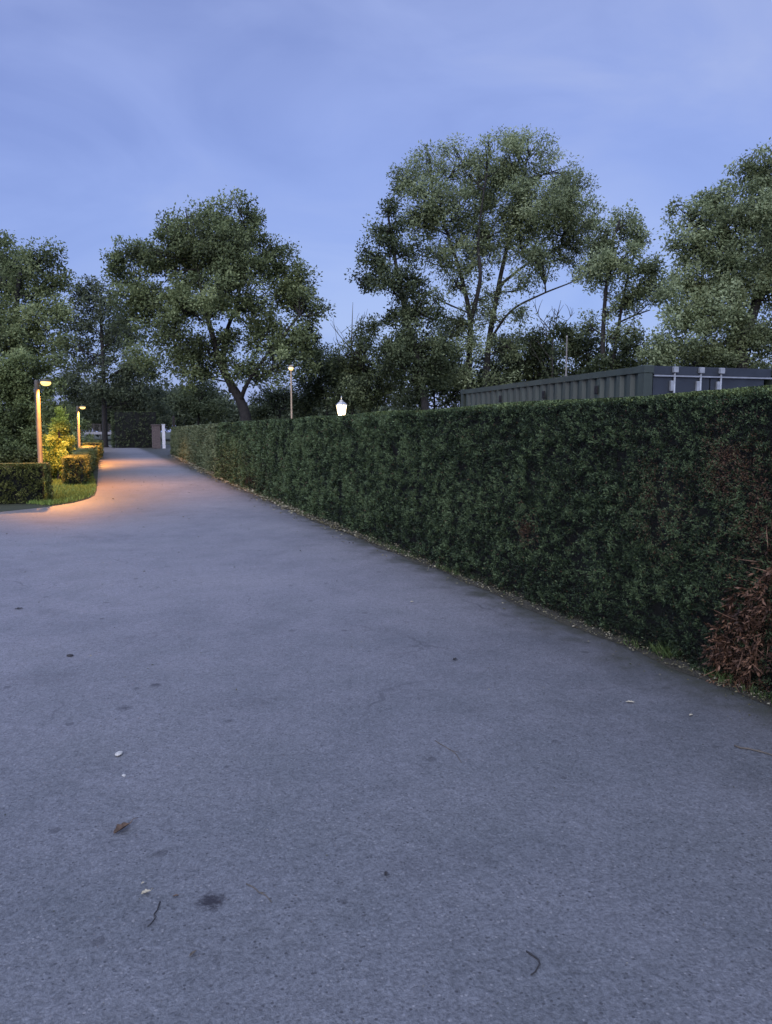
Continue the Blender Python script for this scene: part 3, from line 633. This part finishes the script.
# ------------------------------------------------------------------ shipping container
A = at(645, 366, 11.35); B = at(461, 390.5, 18.2); top = 2.59
dv = (B - A)[:2]; Lc = float(np.linalg.norm(dv)); ang = math.atan2(dv[1], dv[0])      # local +x runs from the door corner to the far end
root = tag(empty('shipping_container', (A[0], A[1], 0), ang), 'dark green grey corrugated shipping container behind the hedge', 'container')
Wc = 2.55     # local -y is away to the right of the side we see
side = MB(); n = int(Lc / .28); x = .10; pts = []; step = (Lc - .2) / n
for i in range(n):
    xs = .10 + i * step; pts += [(xs, 0.0), (xs + step * .34, 0.0), (xs + step * .5, -.055), (xs + step * .84, -.055)]
pts.append((Lc - .10, 0.0))
for x, y in pts: side.v += [(x, y - .015, .16), (x, y - .015, top - .10)]
for i in range(len(pts) - 1): side.f.append((2 * i, 2 * i + 2, 2 * i + 3, 2 * i + 1)); side.sm.append(False)
k0 = len(side.v)
for x, y in pts: side.v += [(x, -Wc - y + .015, .16), (x, -Wc - y + .015, top - .10)]
for i in range(len(pts) - 1): side.f.append((k0 + 2 * i, k0 + 2 * i + 1, k0 + 2 * i + 3, k0 + 2 * i + 2)); side.sm.append(False)
side.build('corrugated_side', M['steel_green'], root)
b = MB(); b.box((Lc / 2, -Wc / 2, top - .03), (Lc / 2 - .1, Wc / 2 - .04, .012)); b.build('roof', M['steel_green'], root)
b = MB(); b.box((Lc - .06, -Wc / 2, (top + .1) / 2), (.02, Wc / 2 - .1, (top - .2) / 2)); b.build('end_wall', M['steel_green'], root)
b = MB()
for y in (-.03, -Wc + .03):
    b.box((Lc / 2, y, top - .055), (Lc / 2 - .16, .035, .05)); b.box((Lc / 2, y, .08), (Lc / 2 - .16, .04, .08))
    for xx in (.08, Lc - .08): b.box((xx, y * 1.0 + (-.04 if y > -1 else .04), top / 2), (.075, .075, top / 2 - .115))
    for xx in (.085, Lc - .085):
        for zz in (.06, top - .055): b.box((xx, y + (-.045 if y > -1 else .045), zz), (.09, .085, .059), bev=.008)
b.box((Lc - .05, -Wc / 2, top - .055), (.05, Wc / 2 - .17, .05)); b.box((Lc - .05, -Wc / 2, .08), (.05, Wc / 2 - .17, .08))
b.build('frame', M['steel_green'], root)
b = MB(); b.box((.06, -Wc / 2, top - .065), (.045, Wc / 2 - .165, .064)); b.build('door_header', M['steel_dark'], root)
b = MB(); b.box((.05, -Wc / 2, .08), (.05, Wc / 2 - .17, .08)); b.build('door_sill', M['steel_dark'], root)
b = MB(); b.box((.0, -Wc / 2, top - .150), (.012, Wc / 2 - .17, .012)); b.build('rain_gutter', M['light_line'], root)
for s in (0, 1):
    b = MB(); y0 = -.17 - s * 1.055; b.box((.055, y0 - .52, (top - .16 + .17) / 2), (.025, .515, (top - .16 - .17) / 2))
    b.build('door', M['steel_dark'], root)
for y in (-.54, -1.02, -1.40):
    b = MB(); b.tube([(.002, y, .2), (.002, y, top - .09)], [.017, .017], 10); rd = b.build('locking_rod', M['galv'], root)
    b = MB(); b.box((-.012, y, top - .055), (.022, .042, .045), bev=.006); b.build('cam_keeper', M['galv'], rd)
    b = MB(); b.box((.008, y + .045, top - .30), (.018, .028, .08), bev=.006); b.build('rod_guide', M['galv'], rd)
for xx in (1.3, 3.1, 5.0):
    b = MB(); b.box((xx, .004, top - .30), (.04, .012, .07), bev=.005)
    for k in range(4): b.box((xx, .019, top - .35 + k * .03), (.033, .004, .006))
    b.build('vent', M['black'], root)

# ------------------------------------------------------------------ far end of the driveway: gateposts, fence, rail
p = at(156.5, 447.6, 69); b = MB(); b.box((0, 0, 1.05), (.36, .25, 1.05), bev=.02); b.box((0, 0, 2.14), (.42, .31, .05), bev=.02); o = b.build('gatepost', M['brick']); o.location = (p[0], p[1], 0); tag(o, 'thick brown gatepost left of the white post at the far end', 'gatepost')
p = at(164, 447.6, 69); b = MB(); b.box((0, 0, 1.08), (.13, .13, 1.08), bev=.02); b.box((0, 0, 2.19), (.16, .16, .03), bev=.01); o = b.build('gatepost', M['white_paint']); o.location = (p[0], p[1], 0); tag(o, 'white painted gatepost at the far end of the hedge', 'gatepost')
p = at(173.5, 417.5, 58); b = MB(); b.box((0, 0, p[2] / 2), (.09, .09, p[2] / 2), bev=.01); b.lathe([(.11, 0), (.11, .04), (.03, .14)], c=(0, 0, p[2]), n=4, ang=.785); o = b.build('post', M['wood_fence']); o.location = (p[0], p[1], 0); tag(o, 'dark pointed timber post at the far end of the hedge', 'post')
a0 = on_ground(87, 443); a1 = on_ground(114, 443); L_ = float(np.linalg.norm(a1 - a0)); an = math.atan2(a1[1] - a0[1], a1[0] - a0[0])
root = tag(empty('rail_fence', a0, an), 'pale horizontal rail fence beyond the left end of the driveway', 'fence')
b = MB(); b.box((L_ / 2, 0, 1.32), (L_ / 2 + .4, .03, .17)); b.build('rail', M['pale_rail'], root)
for k in range(5):
    b = MB(); b.box((L_ * k / 4, .08, 1.25), (.05, .04, 1.25)); b.build('post', M['wood_fence'], root)
b = MB()
for k in range(26): b.box((-.3 + (L_ + .6) * k / 25, .11, 2.05), (.03, .012, .5))
b.box((L_ / 2, .08, 2.52), (L_ / 2 + .4, .02, .03)); b.build('railing', M['wood_fence'], root)

# ------------------------------------------------------------------ ground cover: grass patch, litter and weeds
def blades(name, n, xy, hmin, hmax, w, mat, seed):
    g = np.random.default_rng(seed); p = xy(g, n); n = len(p)
    d = unit(np.stack([g.normal(size=n) * .35, g.normal(size=n) * .35, np.ones(n)], 1)); L = g.uniform(hmin, hmax, n)
    V = leaf_quads(p, d, rnd(n), L, np.full(n, w)); return V, np.clip(g.normal(.5, .2, n), 0, 1)
tri = np.array([(-1.55, 18.0), (-1.02, 17.45), (-.62, 18.12), (-.36, 18.98), (-.2, 19.95), (-.16, 21.5), (-.16, 23.6), (-.42, 34.5), (-1.0, 34.5), (-1.0, 27), (-3, 27), (-3, 19.3), (-1.2, 19.2)])
def inpoly(P, poly):
    x, y = P[:, 0], P[:, 1]; r = np.zeros(len(P), bool); j = len(poly) - 1
    for i in range(len(poly)):
        xi, yi = poly[i]; xj, yj = poly[j]; r ^= ((yi > y) != (yj > y)) & (x < (xj - xi) * (y - yi) / (yj - yi) + xi); j = i
    return r
def gp(g, n):
    P = np.stack([g.uniform(-3, 0, n * 4), g.uniform(17.3, 34.5, n * 4)], 1); P = P[inpoly(P, tri)][:n]; return np.concatenate([P, np.zeros((len(P), 1)) + .01], 1)
V, t = blades('lawn', 22000, gp, .04, .11, .026, M['grass'], 3); tag(quads('lawn', V, t, M['grass']), 'small lamplit patch of lawn between the low hedges and the driveway', 'grass', None, 'stuff')
# litter along the hedge foot
g = np.random.default_rng(8); n = 9500; y = 1.0 + 50 * g.random(n) ** 2.0
x0 = np.interp(y, [-12, 8, 14, 21, 31, 42, 53], [3.52, 3.52, 3.47, 3.57, 3.73, 4.04, 4.44]); x = x0 + .03 + np.abs(g.normal(size=n)) * .10 - (g.random(n) < .12) * g.random(n) ** 2 * .35
s = np.clip(.003 * y, .016, .08) * g.uniform(.6, 1.5, n); P = np.stack([x, y, .012 + np.clip(x - x0, 0, .2) * .25 + g.random(n) * .018], 1)
d = unit(np.stack([g.normal(size=n), g.normal(size=n), g.normal(size=n) * .25], 1)); nn = unit(np.stack([g.normal(size=n) * .5, g.normal(size=n) * .5, np.ones(n)], 1))
tag(quads('leaf_litter', leaf_quads(P, d, nn, s, s * .6), np.clip(g.normal(.5, .28, n) + np.clip((y - 5) * .02, 0, .2), 0, 1), M['litter']), 'fallen leaves and moss crumbs strewn along the hedge foot', 'leaf litter', None, 'stuff')
n = 420; y = 1.7 + 26 * g.random(n) ** 2.2; w_ = np.interp(y, [1, 6, 14, 26], [5, 7, 6, 3.6]); x = 3.5 - w_ * g.random(n) ** 1.5
s = np.clip(.0024 * np.hypot(x, y), .006, .04) * g.uniform(.5, 1.6, n); P = np.stack([x, y, np.full(n, .009)], 1)
d = unit(np.stack([g.normal(size=n), g.normal(size=n), g.normal(size=n) * .1 + .08], 1)); nn = unit(np.stack([g.normal(size=n) * .3, g.normal(size=n) * .3, np.ones(n)], 1))
tag(quads('leaf_crumbs', leaf_quads(P, d, nn, s, s * .55), np.where(g.random(n) < .25, g.uniform(.7, 1, n), g.uniform(0, .3, n)), M['litter']), 'tiny leaf and bark crumbs scattered over the asphalt', 'leaf crumbs', None, 'stuff')
def weeds(g, n):
    y = 1.5 + 38 * g.random(n) ** 1.7; k = vnoise(np.stack([y, y * 0, y * 0], 1), 1.6, 5) > .52; y = y[k]; n = len(y)
    x = np.interp(y, [-12, 8, 14, 21, 31, 42, 53], [3.58, 3.58, 3.52, 3.62, 3.78, 4.09, 4.5]) + np.abs(g.normal(size=n)) * .05; return np.stack([x, y, np.full(n, .02)], 1)
V, t = blades('weeds', 4200, weeds, .025, .085, .007, M['weed'], 4); tag(quads('weeds', V, t, M['weed']), 'short weeds and grass growing along the hedge foot', 'weeds', None, 'stuff')
def tuft(label, px, py, h, n, seed):
    q = on_ground(px, py); g = np.random.default_rng(seed)
    a = g.uniform(0, 6.28, n); d = unit(np.stack([np.cos(a) * .55, np.sin(a) * .55, g.uniform(.6, 1.2, n)], 1)); L = h * g.uniform(.5, 1, n)
    V = leaf_quads(g.normal(size=(n, 3)) * np.array([.035, .05, 0]), d, rnd(n), L, np.full(n, .009))
    o = quads('grass_tuft', V, np.clip(g.normal(.6, .2, n), 0, 1), M['weed']); o.location = (q[0], q[1], .02); tag(o, label, 'grass tuft', 'green tufts at the hedge foot')
tuft('brightest green grass tuft at the hedge foot left of the brown patch', 666, 659, .14, 160, 1)
tuft('low green weed tuft at the hedge foot below the brown patch', 722, 683, .09, 120, 2)

# ------------------------------------------------------------------ small things on the asphalt
def leaf_thing(label, px, py, Ln, Wd, rz, mat, curl=.5, stalk=0.0, name='fallen_leaf', group='fallen leaves on the asphalt', seed=0):
    q = on_ground(px, py); g = np.random.default_rng(seed); mb = MB(); nu, nv = 10, 6
    for i in range(nu + 1):
        u = i / nu; w = Wd * math.sin(math.pi * min(.98, u * .93 + .04)) ** .8 * (1 + .18 * math.sin(u * 17 + seed)) / 2
        for j in range(nv + 1):
            v = (j / nv - .5) * 2; mb.v.append(((u - .5) * Ln, v * w * (1 - .35 * curl), .004 + curl * (abs(v) ** 1.6) * w * .9 + curl * .12 * Ln * (u - .5) ** 2 + .002 * g.random()))
    for i in range(nu):
        for j in range(nv): a = i * (nv + 1) + j; mb.f.append((a, a + 1, a + nv + 2, a + nv + 1)); mb.sm.append(True)
    if stalk: mb.tube([(Ln * .48, 0, .006), (Ln * .5 + stalk * .5, stalk * .12, .014), (Ln * .5 + stalk, stalk * .1, .007)], [.0016, .0013, .001], 6)
    o = mb.build(name, mat); o.location = (q[0], q[1], .007); o.rotation_euler = (0, 0, rz); tag(o, label, 'leaf', group)
def stick(label, a, b, r, mat, bend=.06, seed=0):
    A = on_ground(*a); B = on_ground(*b); m = (A + B) / 2; L = B - A; g = np.random.default_rng(seed); mb = MB(); nrm = np.array([-L[1], L[0], 0])
    pts = [L * (t - .5) + nrm * bend * math.sin(t * 3.14) + nrm * .02 * g.normal() + np.array([0, 0, r * 1.1]) for t in np.linspace(0, 1, 7)]
    mb.tube(pts, np.linspace(r, r * .55, 7), 6)
    if bend < .2: mb.tube([pts[3], pts[3] + L * .12 + nrm * .10], [r * .6, r * .3], 5)
    o = mb.build('twig', mat); o.location = (m[0], m[1], .006); tag(o, label, 'twig', 'twigs on the asphalt')
leaf_thing('curled brown dry leaf with stalk, largest on the near asphalt', 122, 832, .082, .045, .75, M['leaf_dry'], .85, .055, seed=1)
leaf_thing('small pale dry leaf on the right asphalt near the hedge', 630, 704, .05, .022, -.5, M['leaf_pale'], .5, seed=2)
leaf_thing('tiny pale leaf scrap closest to the hedge corner grass', 574, 628, .05, .03, .3, M['leaf_pale'], .5, seed=3)
leaf_thing('crumpled pale leaf above the dark stain on the near asphalt', 146, 896, .034, .022, .3, M['leaf_pale'], .7, .01, seed=4)
leaf_thing('small brown leaf scrap just left of the dark stain', 176, 899, .02, .010, .1, M['leaf_dry'], .6, seed=5)
leaf_thing('tiny pale flake just above the crumpled pale leaf', 143, 886, .014, .010, .8, M['leaf_pale'], .5, seed=9)
leaf_thing('dark small leaf in the middle of the driveway', 455, 661, .05, .028, .6, M['twig_dark'], .6, seed=6)
leaf_thing('dark small leaf at the left of the driveway nearer the picture edge', 19, 610, .07, .035, .1, M['twig_dark'], .5, seed=7)
leaf_thing('tiny white flake on the driveway beside the middle of the hedge', 412, 603, .035, .03, .1, M['leaf_pale'], .4, seed=8)
leaf_thing('dark curled scrap on the near asphalt right of the stain', 386, 877, .03, .016, 1.2, M['twig_dark'], .6, seed=10)
leaf_thing('tiny grey-green leaf scrap at the bottom below the stain', 193, 957, .03, .013, .7, M['litter'] if False else M['twig'], .5, seed=11)
leaf_thing('tiny pale leaf scrap nearest the hedge below the green tuft', 691, 717, .03, .018, .2, M['leaf_pale'], .5, seed=12)
def pebble(label, px, py, r, mat, seed, sz=.6):
    q = on_ground(px, py); g = np.random.default_rng(seed); mb = MB(); prof = []
    n = 14; m = 7
    for i in range(m + 1):
        th = math.pi * i / m
        for k in range(n):
            w = 2 * math.pi * k / n; rr = r * (1 + .14 * math.sin(2 * w + seed) + .08 * math.sin(5 * w + i)); mb.v.append((rr * math.sin(th) * math.cos(w), rr * .8 * math.sin(th) * math.sin(w), r * sz * (1 - math.cos(th)) * .5))
    for i in range(m):
        for k in range(n): mb.f.append((i * n + k, (i + 1) * n + k, (i + 1) * n + (k + 1) % n, i * n + (k + 1) % n)); mb.sm.append(True)
    o = mb.build('pebble', mat); o.location = (q[0], q[1], .006); o.rotation_euler = (0, 0, seed); tag(o, label, 'pebble', 'small stones on the asphalt')
pebble('pale round pebble on the left asphalt, largest of the stones', 119, 756, .024, M['stone'], 1)
pebble('small pale stone just below the largest pale pebble', 124, 777, .012, M['stone'], 2, .4)
pebble('small black stone on the left asphalt', 70, 657, .024, M['twig_dark'], 3)
stick('thin pale twig lying right of the dark stain', (246, 886), (272, 904), .0022, M['twig'], .04, 1)
stick('short dark twig below the crumpled pale leaf', (160, 904), (148, 929), .0024, M['twig_dark'], .05, 2)
stick('twig at the right picture edge near the hedge', (734, 748), (776, 758), .005, M['twig'], .05, 3)
stick('small curved dark twig at the bottom of the driveway', (527, 954), (531, 978), .003, M['twig_dark'], .3, 4)
stick('thin faint twig in the middle of the near asphalt', (436, 742), (462, 764), .0022, M['twig'], .05, 5)

# ------------------------------------------------------------------ sky and light
sc = bpy.context.scene
w = bpy.data.worlds.new('World'); sc.world = w; w.use_nodes = True; nt = w.node_tree
for n_ in list(nt.nodes): nt.nodes.remove(n_)
T = NT(nt)
SUN_EL, SUN_ROT = R(14), R(215)
sky = T.n('ShaderNodeTexSky', sky_type='NISHITA', sun_disc=False, sun_elevation=SUN_EL, sun_rotation=SUN_ROT, altitude=0, air_density=1.0, dust_density=2.0, ozone_density=3.0)
bg1 = T.n('ShaderNodeBackground', ins={'Strength': .05}); nt.links.new(sky.outputs[0], bg1.inputs[0])
tc = T.n('ShaderNodeTexCoord').outputs['Generated']
sp = T.n('ShaderNodeSeparateXYZ'); nt.links.new(tc, sp.inputs[0])
mp = T.n('ShaderNodeMapping'); mp.inputs['Scale'].default_value = (1.0, 1.0, 2.3); mp.inputs['Rotation'].default_value = (.15, .1, .4); nt.links.new(tc, mp.inputs[0])
cl = T.noise(mp.outputs[0], 3.4, 5, .5, .7); cl2 = T.noise(mp.outputs[0], 1.1, 2, .5)
base = T.ramp(sp.outputs[2], [(0.0, (.30, .375, .78)), (.16, (.275, .350, .77)), (.34, (.290, .357, .76)), (.52, (.355, .415, .76)), (.75, (.62, .72, 1.15)), (1.0, (.88, 1.0, 1.5))])
cf = T.math('ADD', T.math('MULTIPLY', cl, .6), T.math('MULTIPLY', cl2, .4))
cloud = T.ramp(cf, [(.34, (.74, .76, .85)), (.5, (1, 1, 1)), (.66, (1.30, 1.22, 1.04))])
col = T.mix(1.0, base, cloud, 'MULTIPLY')
# unseen sky behind and left of the viewer, brightened to lift road and trees
bd = T.n('ShaderNodeVectorMath', operation='DOT_PRODUCT'); nt.links.new(tc, bd.inputs[0]); bd.inputs[1].default_value = (-.60, -.75, .2)
bf = T.n('ShaderNodeMapRange', ins={'Value': bd.outputs['Value'], 'From Min': -.1, 'From Max': .9, 'To Min': 1.0, 'To Max': 2.7})
vm = T.n('ShaderNodeVectorMath', operation='SCALE'); nt.links.new(col, vm.inputs[0]); nt.links.new(bf.outputs[0], vm.inputs['Scale'])
bg2 = T.n('ShaderNodeBackground', ins={'Strength': .80}); nt.links.new(vm.outputs[0], bg2.inputs[0])
ad = T.n('ShaderNodeAddShader'); nt.links.new(bg1.outputs[0], ad.inputs[0]); nt.links.new(bg2.outputs[0], ad.inputs[1])
wo = T.n('ShaderNodeOutputWorld'); nt.links.new(ad.outputs[0], wo.inputs[0])
S = bpy.data.lights.new('sun', 'SUN'); S.energy = 1.25; S.angle = R(50); S.color = (1.0, .95, .88)
so = bpy.data.objects.new('sun', S); sc.collection.objects.link(so)
dirv = Vector((math.sin(SUN_ROT) * math.cos(R(30)), math.cos(SUN_ROT) * math.cos(R(30)), math.sin(R(30))))
so.rotation_euler = dirv.to_track_quat('Z', 'Y').to_euler()

# ------------------------------------------------------------------ camera and render
cam = bpy.data.cameras.new('camera'); co = bpy.data.objects.new('camera', cam); sc.collection.objects.link(co)
cam.sensor_fit = 'VERTICAL'; cam.sensor_height = 24.0; cam.lens = F / 1024 * 24.0; cam.clip_end = 3000; cam.clip_start = .05
co.location = (0, 0, 1.6); co.rotation_euler = (math.pi / 2 - PITCH, 0, -YAW); sc.camera = co
sc.view_settings.view_transform = 'Standard'; sc.view_settings.look = 'None'; sc.view_settings.exposure = 0; sc.view_settings.gamma = 1
sc.render.engine = 'CYCLES'; cy = sc.cycles; cy.use_denoising = True; cy.max_bounces = 5; cy.diffuse_bounces = 3; cy.glossy_bounces = 2; cy.transmission_bounces = 3; cy.sample_clamp_indirect = 3.0; cy.use_adaptive_sampling = True; cy.adaptive_threshold = .015
